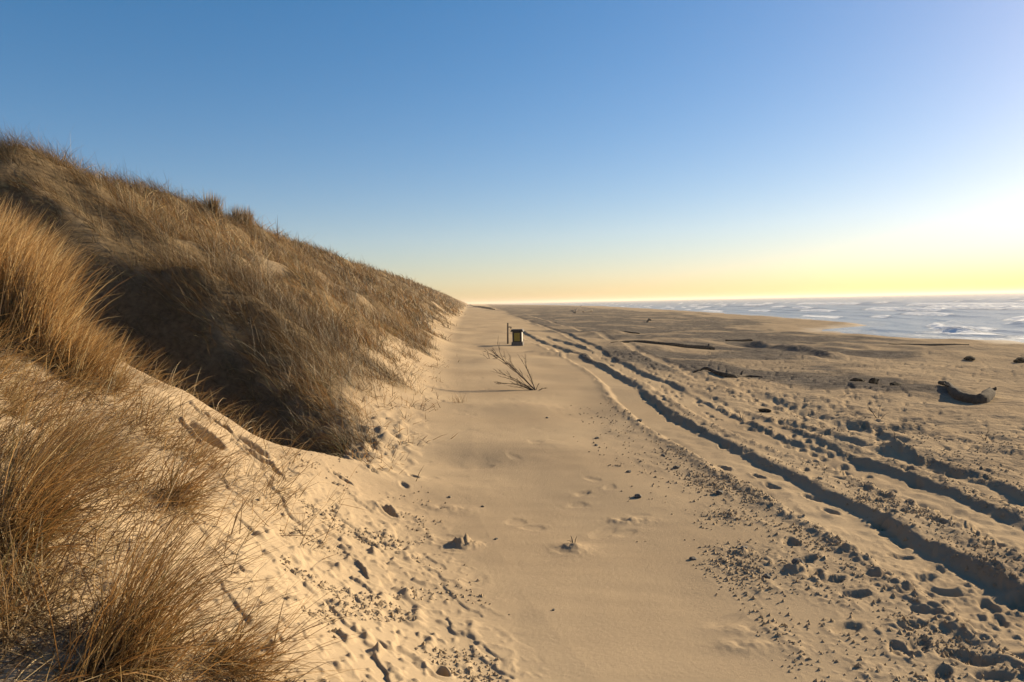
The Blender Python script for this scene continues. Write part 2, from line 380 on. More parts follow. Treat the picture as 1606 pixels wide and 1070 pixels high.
# mounds, drifts and low scarps, placed on the ground where the photograph shows them
def mound(px, py, rx, ry, h, rgh=0.0, pw=2.0):
    p = at(px, py); rr = math.hypot(p.x, p.y); e = (3.2 if pw >= 2 else 6.5) * max(rx, ry); th = math.atan2(p.x, p.y)
    i0, i1 = np.searchsorted(rad_, (rr - e, rr + e)); j0, j1 = np.searchsorted(ang, (th - e / rr, th + e / rr))
    X = GX[i0:i1, j0:j1] - p.x; Y = GY[i0:i1, j0:j1] - p.y
    g = np.exp(-(np.sqrt((X / rx) ** 2 + (Y / ry) ** 2)) ** pw)
    GZ[i0:i1, j0:j1] += h * g * (1 + rgh * pn(X * 2.2 / rx, Y * 2.2 / rx, 171) + .6 * rgh * pn(X * 5 / rx, Y * 5 / rx, 172))
mound(900, 862, .12, .12, .075, .2, 1.1); mound(728, 855, .13, .11, .075, .9); mound(1402, 706, .38, .3, .17, .25, 1.2); mound(1378, 660, .3, .2, .06, .2)
mound(1450, 668, .8, .25, .08, .1); mound(885, 556, 1.3, .5, .22, .4); mound(860, 552, 1.4, .6, .15, .6); mound(1345, 602, .8, .35, .10, .2); mound(700, 800, .3, .15, .03, .6)
mound(610, 802, .25, .1, .05, .5); mound(985, 818, .25, .12, .03, .9); mound(1165, 868, .09, .07, .05, .5); mound(1250, 893, .10, .08, .06, .5); mound(1195, 990, .3, .12, .02, .5); mound(1175, 1015, .25, .1, .02, .5)
mound(655, 765, 1.0, .6, .08, .1); mound(745, 725, .6, .5, -.06, .1); mound(800, 640, 1.4, .9, .09, .1); mound(920, 650, .9, 1.2, -.06, .1); mound(620, 900, .5, .4, .05, .2); mound(700, 700, .9, .8, .05, .1); mound(860, 700, .9, .5, .03, .15); mound(1000, 545, 2.5, .8, .10, .3); mound(1250, 640, .8, .3, .08, .5); mound(1450, 575, 2.5, .6, .1, .3); mound(1400, 640, 1.5, .5, .08, .3)
k = (GX > 5) & (GX < 30) & (GY > 20) & (GY < 70)
for pts, hh, wd_ in [([(1150, 539), (1190, 541), (1235, 546), (1280, 553), (1308, 562)], .30, .55), ([(1230, 556), (1275, 562), (1300, 566)], .14, .35), ([(1330, 541), (1420, 545), (1510, 549)], .10, .5), ([(900, 521), (980, 528), (1040, 533)], .12, .6)]:
    d, sd_, ar, _ = polyd(GX[k], GY[k], rutline(pts)); L_ = ar.max()
    GZ[k] += hh * np.exp(-(d / np.where(sd_ > 0, wd_ * 1.8, wd_ * .8)) ** 2) * ss(0, 1.5, ar) * ss(0, 1.0, L_ - ar + .3) * (1 + .35 * pn(ar * .8, d * 0, 175) + .3 * pn(GX[k] * 2, GY[k] * 2, 176))
# ruts
sub = (GX > -4) & (GX < 40) & (RR < 160) & (RR > 3)
sx, sy = GX[sub], GY[sub]; dz = np.zeros(sx.shape); damp = np.zeros(sx.shape)
for i, (pts, hw, dp) in enumerate(RUTS):
    lo = np.array(pts).min(0) - 1.5; hi = np.array(pts).max(0) + 1.5
    k = (sx > lo[0]) & (sx < hi[0]) & (sy > lo[1]) & (sy < hi[1])
    x, y = sx[k], sy[k]
    d, side, arc, _ = polyd(x, y, pts)
    d = d + .06 * pn(arc * .9, arc * 0 + i, 71) + .02 * pn(x * 5, y * 5, 72)
    fl = 1 - ss(hw - .04, hw + .17, d)
    berm = np.exp(-((d - hw - .22) / .13) ** 2) * np.where(side > 0, .55, 1.0)
    mod = .8 + .35 * pn(arc * .35, arc * 0 + i * 3.1, 73)
    v = -dp * fl * mod + berm * dp * .26 * mod * (1 + .8 * pn(x * 5, y * 5, 74) + 1.1 * pn(x * 13, y * 13, 75))
    v += fl * .010 * np.sin(arc * 2 * math.pi / .16 + 2.2 * (d * side)) * ss(-.1, .5, pn(arc * .4, arc * 0, 76))
    t = dz[k]; fl2 = damp[k]; dz[k] = np.where(np.abs(v) > np.abs(t), v, t) ; damp[k] = np.maximum(fl2, fl)
GZ[sub] += dz
rutf = np.zeros(SH); rutf[sub] = damp
# footprints
def stamp(x, y, a, ln=.30, wd=.13, dep=.06):
    rr = math.hypot(x, y); th = math.atan2(x, y); ext = ln * 1.1
    i0, i1 = np.searchsorted(rad_, (rr - ext, rr + ext)); j0, j1 = np.searchsorted(ang, (th - ext / rr, th + ext / rr))
    if i1 <= i0 or j1 <= j0: return
    X = GX[i0:i1, j0:j1] - x; Y = GY[i0:i1, j0:j1] - y
    u = X * math.cos(a) + Y * math.sin(a); v = -X * math.sin(a) + Y * math.cos(a)
    v = v * (1 + .25 * np.tanh(u / ln * 3))
    d = np.sqrt((u / (ln / 2)) ** 2 + (v / (wd / 2)) ** 2) + .12 * pn(X * 14 + x * 9, Y * 14 + y * 7, 81)
    GZ[i0:i1, j0:j1] += -dep * (1 - ss(.55, 1.0, d)) + dep * .16 * np.exp(-((d - 1.2) / .22) ** 2)
FEET = [(1341, 932), (1424, 928), (1453, 960), (1431, 982), (1441, 1012), (1410, 1017), (1535, 1038), (1500, 1027), (1268, 877), (1278, 899), (1306, 909), (1413, 859), (1469, 880), (1452, 894), (1483, 915), (1549, 935), (1521, 980), (1601, 936), (1535, 825), (1552, 857), (1490, 797), (1379, 811), (1396, 826), (1566, 956), (1592, 1010), (1380, 905), (1475, 1055), (1560, 1062), (1330, 985), (1240, 850)]
for i, (px, py) in enumerate(FEET):
    p = at(px, py); stamp(p.x, p.y, R(random.uniform(-20, 85)), random.uniform(.28, .36), random.uniform(.13, .18), random.uniform(.032, .048))
for px, py, ln, wd, dp, a in [(333, 662, .44, .22, .26, 150), (322, 684, .44, .2, .24, 155), (392, 703, .48, .22, .27, 150), (402, 720, .42, .18, .24, 160), (459, 694, .34, .14, .16, 150), (489, 690, .25, .12, .09, 130), (536, 752, .36, .12, .09, 145), (606, 803, .36, .11, .08, 140), (430, 740, .30, .09, .06, 140), (580, 742, .3, .07, .05, 150), (690, 1052, .14, .12, .09, 90), (230, 575, .3, .2, .12, 150)]:
    p = at(px, py); stamp(p.x, p.y, R(a), ln, wd, dp)
for k in range(140):                          # trails of walkers along the beach
    x = 3.5 + 30 * rng.random() ** 1.4; y = 5 + 32 * rng.random(); a = R(90 + 14 * rng.standard_normal()); st_ = .62
    for j in range(rng.integers(8, 26)):
        if 8.5 < math.hypot(x, y) < 60 and x > 3 + .03 * y:
            sgn = .11 if j % 2 else -.11
            stamp(x - sgn * math.sin(a), y + sgn * math.cos(a), a + rng.normal() * .15, .30 + .04 * rng.random(), .14 + .04 * rng.random(), .035 + .035 * rng.random())
        x += math.cos(a) * st_; y += math.sin(a) * st_; a += rng.normal() * .05
for k in range(60):
    x = rng.uniform(-1.2, 2.2); y = rng.uniform(5, 26); x = x - .05 * y
    stamp(x, y, R(rng.uniform(0, 180)), rng.uniform(.25, .6), rng.uniform(.14, .3), rng.uniform(.005, .011))
for k in range(26):
    y = 9 + 17 * rng.random(); x = float(toe(np.array([y]))[0]) + rng.uniform(-.8, .25); stamp(x, y, R(rng.uniform(60, 150)), rng.uniform(.25, .4), rng.uniform(.10, .16), rng.uniform(.02, .045))
# ground colours: coarse lag with painted bump shade, grass litter and gully shade, wet sand
def grass_cover(x, y):
    """0..1: how thickly the dune is grassed at a point"""
    wv = toe(y) - x
    gd, sd_, ar, (dep, wid) = polyd(x, y, GUL)
    n1 = fbm(x * .35, y * .25, 4, 91)
    low = ss(.7, 2.6, wv + 1.1 * n1 + np.where(y > 30, .5, 0) + .65 * (1 - ss(13, 17, y)))
    inside = (sd_ < 0) | (gd > 7) | (wv > 9.5) | ((wv > 3.0) & (y > 8.6) & (gd < 4))       # far side of the gully, or high on the crest
    g = low * np.where(inside, 1, 0) * np.where(wv > 11.5, 1, np.where(sd_ > 0, .8, .03 + .97 * ss(.98, 1.25, gd / np.maximum(wid, .3))))
    bare = ss(.35, .6, fbm(x * .16 + 9, y * .09, 3, 93)) * (1 - ss(4, 8, wv)) * ss(14, 22, y)
    return g * (1 - .9 * bare) * (y > 6)
def gully_shade(x, y):  # mask of the gully where ground and grass colours are darkened as shade
    gd, sd_, ar, (dep, wid) = polyd(x, y, GUL)
    return (1 - ss(1.0, 1.4, gd / np.maximum(wid, .3))) * ss(.4, 1.2, dep)
cov_shade = np.maximum(grass_cover(GX, GY), gully_shade(GX, GY))  # litter under grass, plus shade painted dark over the gully ground
lagc = np.clip(np.maximum(.28 * rough_a, 1.0 * far_lag_shade) * (1 - .75 * rutf), 0, 1)
wet = (1 - ss(1.0, 6.0, SX + 1.5 * patch)) * .8
near_lit = near_s * ss(1.6, 2.8, WV) * .25 * ss(-.1, .5, fbm(GX * 1.2, GY * 1.2, 3, 95))
C = np.stack([lagc, np.clip(.85 * cov_shade + near_lit, 0, 1), wet, np.clip(np.maximum(big_r, far_lag_shade) * (1 - .8 * rutf) * ss(6, 11, RR), 0, 1)], -1).reshape(-1, 4)
nr, ncol = SH
idx = np.arange(nr * ncol).reshape(nr, ncol)
F = np.stack([idx[:-1, :-1], idx[:-1, 1:], idx[1:, 1:], idx[1:, :-1]], -1).reshape(-1, 4)[:, ::-1]
GZ = np.where(RR > 4000, np.where(SX > 0, GZ, -3), GZ)
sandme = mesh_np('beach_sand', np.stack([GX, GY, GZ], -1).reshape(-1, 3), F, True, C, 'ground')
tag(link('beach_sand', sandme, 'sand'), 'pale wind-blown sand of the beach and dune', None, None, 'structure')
def ground(x, y):
    """height of the finished sand surface"""
    rr = math.hypot(x, y); th = math.atan2(x, y)
    i = int(np.clip(np.searchsorted(rad_, rr) - 1, 0, nr - 2)); j = int(np.clip(np.searchsorted(ang, th) - 1, 0, ncol - 2))
    fr = (rr - rad_[i]) / (rad_[i + 1] - rad_[i]); fa = (th - ang[j]) / (ang[j + 1] - ang[j])
    return float((GZ[i, j] * (1 - fa) + GZ[i, j + 1] * fa) * (1 - fr) + (GZ[i + 1, j] * (1 - fa) + GZ[i + 1, j + 1] * fa) * fr)
def ground_np(x, y):
    rr = np.hypot(x, y); th = np.arctan2(x, y)
    i = np.clip(np.searchsorted(rad_, rr) - 1, 0, nr - 2); j = np.clip(np.searchsorted(ang, th) - 1, 0, ncol - 2)
    fr = np.clip((rr - rad_[i]) / (rad_[i + 1] - rad_[i]), 0, 1); fa = np.clip((th - ang[j]) / (ang[j + 1] - ang[j]), 0, 1)
    return (GZ[i, j] * (1 - fa) + GZ[i, j + 1] * fa) * (1 - fr) + (GZ[i + 1, j] * (1 - fa) + GZ[i + 1, j + 1] * fa) * fr

# loose clods of crusted sand lying on the coarse ground
nc = 110000; rr_ = 3.6 + 15 * rng.random(nc) ** 1.5; th_ = np.radians(rng.uniform(-18, 39, nc)); cx_, cy_ = np.sin(th_) * rr_, np.cos(th_) * rr_
ii_ = np.clip(np.searchsorted(rad_, rr_), 0, nr - 1); jj_ = np.clip(np.searchsorted(ang, th_), 0, ncol - 1)
dens = np.clip((1 - .85 * ss(8, 14, rr_)) * rough_a[ii_, jj_] * (.25 + ss(-.1, .5, fbm(cx_ * .9, cy_ * .7, 3, 97))) * (1 - rutf[ii_, jj_]) + .5 * ed[ii_, jj_] * ss(.05, .5, fbm(cx_ * 1.5, cy_ * 1.5, 2, 98)), 0, 1)
kk_ = rng.random(nc) < dens; cx_, cy_ = cx_[kk_], cy_[kk_]; nn_ = len(cx_)
sz_ = .005 + .011 * rng.random(nn_) ** 3 + .0006 * rr_[kk_]; OCT = np.array([(1, 0, -.5), (0, 1, -.5), (-1, 0, -.5), (0, -1, -.5), (0, 0, 1)])
Vc = OCT[None] * sz_[:, None, None] * rng.uniform(.55, 1.35, (nn_, 5, 1)) * np.array([1.2, 1.2, .85])
Vc += rng.normal(size=Vc.shape) * .22 * sz_[:, None, None]
Vc += np.stack([cx_, cy_, ground_np(cx_, cy_) + .4 * sz_], -1)[:, None, :]
Fo = np.array([(0, 1, 4), (1, 2, 4), (2, 3, 4), (3, 0, 4)])
Fc = ((np.arange(nn_) * 5)[:, None, None] + Fo[None]).reshape(-1, 3)
tag(link('sand_clods', mesh_np('sand_clods', Vc.reshape(-1, 3), Fc, False), 'sand'), 'crumbs of crusted sand strewn over the coarse ground', 'sand clods', None, 'stuff')

# ------------------------------------------------------------------ the sea
r = 38.0; srows = []
while r < 30000: srows.append(r); r *= 1.012 if r < 500 else 1.05
sang = np.radians(np.concatenate([np.arange(-8, 40, .11), np.arange(40, 80, 1.0)]))
A2, R2 = np.meshgrid(sang, np.array(srows)); X = np.sin(A2) * R2; Y = np.cos(A2) * R2
off = X - shore(Y)                                     # metres seaward of the waterline
mean = off + 5.0 * fbm(X * .012, Y * .012, 3, 101) * ss(2, 25, off) + 1.2 * fbm(X * .08, Y * .06, 2, 102)
H = np.zeros(X.shape); FO = np.zeros(X.shape)
for k, (c, amp, wd) in enumerate([(4.5, .32, 1.6), (13, .55, 2.0), (25, .7, 2.6), (41, .95, 3.2), (62, 1.1, 4), (88, 1.2, 4.5), (120, 1.2, 5), (160, 1.2, 6), (210, 1.1, 7), (270, 1.1, 8), (340, 1.0, 9), (430, 1.0, 10)]):
    m = ss(-.30, .45, fbm(Y * (.028 if k < 3 else .013) + 7.7 * k, X * 0 + 3.1 * k, 3, 110 + k))
    d = mean - c; sh = np.exp(-(np.where(d < 0, d / (wd * .55), d / (wd * 1.5))) ** 2)
    H += amp * (.25 + .75 * m) * sh
    br = ss(.45, .8, m)
    FO += br * np.exp(-((d + wd * .35) / (wd * .6)) ** 2) * .95 + .22 * br * np.exp(-np.maximum(d, 0) / (wd * 2.5)) * (d > 0) * (c < 130) + .25 * np.exp(-((d + .2 * wd) / (wd * .5)) ** 2) * (k > 0) * (k < 6) * m
FO += .55 * (1 - ss(.5, 6.0, off + 2.5 * fbm(X * .15, Y * .1, 3, 130))) + .14 * ss(-.2, .5, fbm(X * .05, Y * .03, 3, 131)) * (1 - ss(60, 150, off))
bx_, by_ = 50.8, 84.0; bw = np.exp(-((Y - by_) / 3.2) ** 2) * np.exp(-(np.where(off < 7, (off - 7) / 1.0, (off - 7) / 2.2)) ** 2)
H += .8 * bw; FO += 1.0 * np.exp(-((Y - by_ + 2) / 6.5) ** 2) * np.exp(-((off - 5.9) / 1.7) ** 2)
H += .10 * fbm(X * .25, Y * .12, 3, 133) * ss(3, 15, off)
H *= ss(.5, 4, off)
Z = H + .04 - .35 * (1 - ss(-6, -1.0, off))
H2 = idx2 = np.arange(X.size).reshape(X.shape)
F2 = np.stack([idx2[:-1, :-1], idx2[:-1, 1:], idx2[1:, 1:], idx2[1:, :-1]], -1).reshape(-1, 4)[:, ::-1]
Z = np.where(off < -8, -2.5, Z)
keep = (off.ravel()[F2] > -12).any(1)
F2 = F2[keep]; used = np.unique(F2); rem = np.zeros(X.size, np.int64); rem[used] = np.arange(len(used))
seame = mesh_np('sea', np.stack([X, Y, Z], -1).reshape(-1, 3)[used], rem[F2], True, None, 'foam', np.clip(FO, 0, 1.2).ravel()[used])
tag(link('sea', seame, 'sea_water'), 'grey-blue sea with rows of white breakers rolling in', None, None, 'structure')

# ------------------------------------------------------------------ grass
def blades(P, L, W, az, tilt, bend, nseg, col, rs):
    """ribbon blades: roots P, lengths, widths, lean azimuth (0 = +X), tilt from vertical at the root, bend added to the tip"""
    n = len(P); ch, sh = np.cos(az), np.sin(az); seg = L / nseg
    pos = P.copy(); rings = []
    phi = rs.uniform(-1.2, 1.2, n)
    sxv, syv = -sh, ch
    for j in range(nseg + 1):
        t = j / nseg; th = tilt + bend * t ** 1.3
        if j: pos = pos + np.stack([np.sin(th) * ch * seg, np.sin(th) * sh * seg, np.cos(th) * seg], -1)
        if j < nseg:
            wdt = W * (1 - .75 * t ** 1.5) * .5
            nx, ny, nz = -np.cos(th) * ch, -np.cos(th) * sh, np.sin(th)
            s = np.stack([np.cos(phi) * sxv + np.sin(phi) * nx, np.cos(phi) * syv + np.sin(phi) * ny, np.sin(phi) * nz], -1) * wdt[:, None]
            rings += [pos - s, pos + s]
        else: rings.append(pos)
    k = 2 * nseg + 1
    V = np.stack(rings, 1).reshape(-1, 3); base = (np.arange(n) * k)[:, None]
    T = []
    for j in range(nseg - 1):
        a = 2 * j; T += [(a, a + 1, a + 3), (a, a + 3, a + 2)]
    T.append((2 * nseg - 2, 2 * nseg - 1, 2 * nseg))
    F = (base[:, :, None] + np.array(T)[None]).reshape(-1, 3)
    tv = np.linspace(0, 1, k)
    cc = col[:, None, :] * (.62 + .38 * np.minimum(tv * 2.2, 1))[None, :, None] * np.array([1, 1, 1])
    return V, F, cc.reshape(-1, 3)
PAL = np.array([(.215, .135, .05), (.28, .19, .08), (.165, .10, .037), (.125, .095, .036), (.40, .31, .165), (.095, .057, .028), (.095, .095, .038)])
def pick(n, wts, rs, jit=.12):
    c = PAL[rs.choice(len(PAL), n, p=np.array(wts) / sum(wts))]
    return np.clip(c * (1 + jit * rs.standard_normal((n, 1))), .02, .8)
def tussocks(cx, cy, nb, spread, L, W, az, daz, tilt, dt, bend, db, nseg, wts, rs, tj=.18, zoff=-.03, tone=1.0):
    """many tussocks at once, blades fanning out of each"""
    n = len(cx); nb = np.broadcast_to(nb, n).astype(int); ii = np.repeat(np.arange(n), nb); m = len(ii)
    B = lambda v: np.broadcast_to(v, n)[ii]
    a0 = rs.uniform(0, 2 * math.pi, m); rr = np.abs(rs.standard_normal(m)) * B(spread)
    x = cx[ii] + np.cos(a0) * rr; y = cy[ii] + np.sin(a0) * rr
    z = ground_np(x, y) + zoff
    fx = np.cos(B(az)) * 1.0 + np.cos(a0) * .55 + rs.normal(size=m) * daz; fy = np.sin(B(az)) * 1.0 + np.sin(a0) * .55 + rs.normal(size=m) * daz
    ll = B(L) * rs.uniform(.55, 1.12, m)
    tint = (1 + tj * rs.standard_normal(n)) * tone
    col = pick(m, wts, rs) * np.clip(tint, .5, 1.6)[ii][:, None]
    return blades(np.stack([x, y, z], -1), ll, B(W) * rs.uniform(.7, 1.25, m), np.arctan2(fy, fx), np.abs(B(tilt) + dt * rs.standard_normal(m)), B(bend) + db * rs.standard_normal(m), nseg, col, rs)
def join(parts):
    V = []; F = []; Cc = []; o = 0
    for v, f, c in parts: V.append(v); F.append(f + o); Cc.append(c); o += len(v)
    return np.concatenate(V), np.concatenate(F), np.concatenate(Cc)

# grass cover of the dune: tussocks, thicker and finer where the dune is near
parts = []
def cover(n, y0, y1, nb, spread, L, W, nseg, wts, pw=1.4):
    u = rng.random(n); a = 1 - pw
    y = (y0 ** a + u * (y1 ** a - y0 ** a)) ** (1 / a)
    x = toe(y) - rng.uniform(-.2, 16.5, n)
    k = rng.random(n) < grass_cover(x, y) * (.35 + .65 * ss(-.25, .2, pn(x * 1.0, y * .8, 146))); x, y = x[k], y[k]; wv = toe(y) - x
    lf = .75 + .35 * ss(1, 4, wv) + .25 * fbm(x * .4, y * .3, 2, 141)
    tone = fbm(x * .25, y * .2, 2, 142)
    az = math.pi + .5 * pn(x * .3, y * .3, 143) - .35
    lf = lf * np.where(rng.random(len(x)) < .14, 1.45, 1.0) * (1 + .25 * ss(8, 11, wv) * ss(-.1, .4, pn(x * .4, y * .3, 145)))
    az = az + .25 * rng.standard_normal(len(x))
    parts.append(tussocks(x, y, nb, spread, L * lf, W, az, .5, .52 + .3 * np.abs(pn(x * .5, y * .4, 144)), .24, .70, .35, nseg, wts, rng, .36, -.03, np.clip(.80 + .75 * tone, .35, 1.5)))
def hollow(n, nb, L, W):  # gully grass, its palette weighted dark to paint the shade there
    y = rng.uniform(9.5, 18.5, n); x = rng.uniform(-13, -2.4, n); k = rng.random(n) < gully_shade(x, y); x, y = x[k], y[k]
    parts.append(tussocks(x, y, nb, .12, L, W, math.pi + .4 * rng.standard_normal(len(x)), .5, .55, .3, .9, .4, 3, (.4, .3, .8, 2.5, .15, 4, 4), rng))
WD = (3, 2.2, 3, 2.2, 1.2, 1.6, 1.4)
cover(7200, 9, 22, 24, .13, .84, .0058, 3, WD, 1.01)
cover(6600, 20, 48, 15, .17, .92, .011, 3, WD, 1.3)
cover(6200, 45, 140, 8, .30, 1.05, .035, 2, WD, 1.4)
cover(3500, 130, 700, 6, .7, 1.3, .11, 2, WD, 1.4)
hollow(3000, 12, .38, .008)
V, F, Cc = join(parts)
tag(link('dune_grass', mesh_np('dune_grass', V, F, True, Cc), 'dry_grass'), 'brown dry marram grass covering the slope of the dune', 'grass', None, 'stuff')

# separate tufts on the near slope
WG = (2.5, 5, 1.0, .5, 4, .5, .1)
WT = (3.4, 3, 2.6, .8, 1.6, .9, .3)
def tuft(bases, nb, spread, L, W, az, tilt, bend, label, dead=0, dt=.2, db=.25, daz=.3, wts=WT, seed=0, nseg=5, tj=.1, group=None, tone=1.22):
    rs = np.random.default_rng(100 + seed)
    c = bases[len(bases) // 2]; root = empty('marram_grass_tuft', (c.x, c.y, ground(c.x, c.y)), label, 'grass tuft', group)
    cx = np.array([p.x for p in bases]); cy = np.array([p.y for p in bases])
    off_ = np.array(root.location)
    v, f, cc = tussocks(cx, cy, nb, spread, L, W, R(az), daz, tilt, dt, bend, db, nseg, wts, rs, tj, -.03, tone)
    link('blades', mesh_np('blades', v - off_, f, True, cc), 'dry_grass', root)
    if dead:
        v, f, cc = tussocks(cx, cy, max(1, dead // len(cx)), spread * 2.2, L * .55, W * 1.1, R(az), 1.2, 1.25, .22, .5, .4, 4, (1, 2, .6, .2, 3.5, .5, 0), rs, tj, .01)
        link('dead_leaves', mesh_np('dead_leaves', v - off_, f, True, cc), 'dry_grass', root)
    return root
def spots(px, n, sx, sy, seed):
    rs = random.Random(seed); out = []
    for k in range(n):
        a, b = px[rs.randrange(len(px))]; p = at(a, b)
        out.append(Vector((p.x + rs.gauss(0, sx), p.y + rs.gauss(0, sy), 0)))
    return out
tuft(spots([(-80, 480), (-50, 490), (-20, 505), (0, 520), (25, 540), (-10, 480), (10, 495)], 55, .16, .16, 1), 110, .12, 1.1, .007, 60, .16, .40, 'tall thick golden marram tuft high on the near slope beside the shaded gully', 900, seed=1, wts=WG, tone=1.45)
tuft(spots([(60, 565), (90, 580), (115, 592), (145, 606), (80, 555)], 26, .10, .10, 2), 75, .08, .60, .0065, 40, .2, .5, 'golden marram tuft on the edge of the shaded gully above deep footprints', 700, seed=2, dt=.3, wts=WG, tone=1.4)
tuft(spots([(60, 660), (140, 690), (190, 650), (110, 640), (230, 690), (40, 610), (20, 640)], 26, .2, .2, 3), 26, .12, .5, .0055, 10, .7, .6, 'thin flattened tuft of straw on the sand below the tall golden tuft', 900, seed=3, dt=.4, daz=.6)
tuft(spots([(0, 840), (25, 845), (50, 850)], 8, .07, .07, 4), 55, .06, .72, .0052, 25, .45, .8, 'tuft with long blades arching over a dark hollow in the sand', 300, seed=4, dt=.3)
tuft(spots([(180, 1040), (205, 1050), (160, 1060), (225, 1040)], 12, .06, .06, 5), 52, .05, .80, .0045, 25, .34, .85, 'large reed-like tuft with arching blades low on the near slope', 420, seed=5, dt=.3, daz=.4)
tuft(spots([(250, 785), (270, 780)], 5, .06, .06, 6), 45, .06, .62, .0048, 10, .55, .7, 'slim tuft arching over crumbled sand beneath the flattened straw', 200, seed=6, dt=.3)
tuft(spots([(330, 1045), (370, 1062), (300, 1066)], 6, .08, .06, 7), 30, .06, .6, .0042, 5, .75, .6, 'low tuft with blades spread flat along the bottom of the slope', 300, seed=7, dt=.35)
tuft(spots([(60, 960), (20, 985), (90, 1000), (10, 940)], 10, .12, .12, 8), 26, .09, .55, .0045, 150, .6, .6, 'tangled pale straw tuft between the arching tuft and the reed-like tuft', 700, seed=8, dt=.4, daz=.6)
tuft(spots([(60, 760), (120, 740), (170, 770), (30, 720)], 14, .12, .12, 9), 26, .1, .5, .0048, 25, .5, .7, 'loose brown tuft on bare sand above the arching tuft', 420, seed=9, dt=.35, daz=.5)
tuft(spots([(335, 340)], 4, .08, .08, 10), 90, .16, 1.2, .02, 95, .08, .25, 'upright pointed tuft standing on the dune crest, narrower of a neighbouring pair', 0, seed=10, nseg=3, wts=WD)
tuft(spots([(382, 352)], 5, .2, .2, 11), 90, .25, 1.15, .02, 95, .1, .3, 'broad bushy tuft standing on the dune crest beside a narrower one', 0, seed=11, nseg=3, wts=WD)
tuft(spots([(722, 634)], 5, .06, .05, 12), 10, .10, .32, .006, 150, .4, .4, 'sparse low tuft of short straw on open sand below the dead branch', 0, seed=12, nseg=3)

# loose straw and single blades strewn over the near slope
n_ = 90000; y = rng.uniform(2.2, 10, n_); x = rng.uniform(-7, .2, n_); wv = toe(y) - x
pd = 1.4 * ss(.6, 2.0, wv + .9 * fbm(x * 1.1, y * 1.1, 3, 151)) * ss(-.35, .35, fbm(x * 1.6, y * 1.6, 3, 152)) * (1 - ss(8.2, 9.2, y + .1 * x)) * (.25 + .75 * ss(2.2, 3.6, wv + .3 * (7 - y)))
k = (rng.random(n_) < pd); x, y = x[k], y[k]; n_ = len(x)
P_ = np.stack([x, y, ground_np(x, y) - .005], -1); flat = rng.random(n_) < .6
n2 = 9000; y2 = 9.6 + 26 * rng.random(n2) ** 1.5; w2 = rng.uniform(-.7, 2.6, n2); x2 = toe(y2) - w2
k2 = rng.random(n2) < ss(-.5, 1.2, w2 + .8 * fbm(x2 * .8, y2 * .6, 3, 157)) * ss(-.3, .3, fbm(x2 * 1.3, y2 * .9, 2, 158)); x2, y2 = x2[k2], y2[k2]; n2 = len(x2)
P2 = np.stack([x2, y2, ground_np(x2, y2) - .005], -1)
foot = blades(P2, rng.uniform(.08, .35, n2), rng.uniform(.005, .011, n2) * (1 + y2 / 40), rng.uniform(0, 2 * math.pi, n2), np.abs(rng.normal(.9, .4, n2)), rng.normal(.3, .3, n2), 2, pick(n2, (2, 2, 2, 1, 1.5, 2, .4), rng), rng)
lying = blades(P_, rng.uniform(.15, .5, n_), rng.uniform(.0035, .007, n_), rng.uniform(0, 2 * math.pi, n_) * flat + (1 - flat) * (R(25) + .8 * rng.standard_normal(n_)), np.where(flat, 1.25, .55) + .2 * rng.standard_normal(n_), np.where(flat, .15, .7) + .3 * rng.standard_normal(n_), 3, pick(n_, (1.4, 3, 1.2, .4, 4, 1.2, .1), rng), rng)
lying = join([lying, foot])
tag(link('loose_straw', mesh_np('loose_straw', *lying[:2], True, lying[2]), 'dry_grass'), 'loose straw and single blades strewn over bare sand at the dune foot and near slope', 'straw', None, 'stuff')

# ------------------------------------------------------------------ litter bin
p = at(812, 543); p.z = ground(p.x, p.y)
bn = empty('litter_bin', (p.x, p.y, p.z - .02), 'yellow-fronted litter bin with dark roof on a concrete foot', 'bin', rz=R(-8))
link('foot', box(-.36, .36, -.32, .32, -.15, .24, .06, .02), 'concrete', bn)
fr = link('body', box(-.27, .27, -.25, .25, .241, .86, 0, .012), 'bin_frame', bn)
link('front_panel', box(-.17, .17, -.272, -.252, .29, .78, 0, .006), 'bin_yellow', fr)
link('side_panel', box(.272, .292, -.23, .23, .26, .84, 0, .006), 'bin_white', fr)
link('side_panel', box(-.292, -.272, -.23, .23, .26, .84, 0, .006), 'bin_white', fr)
link('slot_rim', box(-.2, .2, -.275, -.252, .79, .85, 0, .004), 'bin_frame', fr)
link('roof', box(-.40, .40, -.36, .36, .862, 1.0, .18, .02), 'bin_frame', bn)
p = at(796.5, 540); p.z = ground(p.x, p.y)
ps = empty('post', (p.x, p.y, p.z - .05), 'thin dark wooden post with a short arm beside the litter bin', 'post')
V, F = tube([(0, 0, -.3), (.01, 0, .5), (.03, 0, 1.36)], [.055, .052, .047], 8, .08, 3); link('pole', mesh_py('pole', V, F), 'post_wood', ps)
V, F = tube([(.03, 0, 1.10), (.16, 0, 1.10), (.27, 0, 1.09)], [.03, .032, .028], 6, .1, 4); link('arm', mesh_py('arm', V, F), 'post_wood', ps)
link('bracket', box(.19, .235, -.02, .02, .95, 1.075, 0, .004), 'bin_frame', ps)

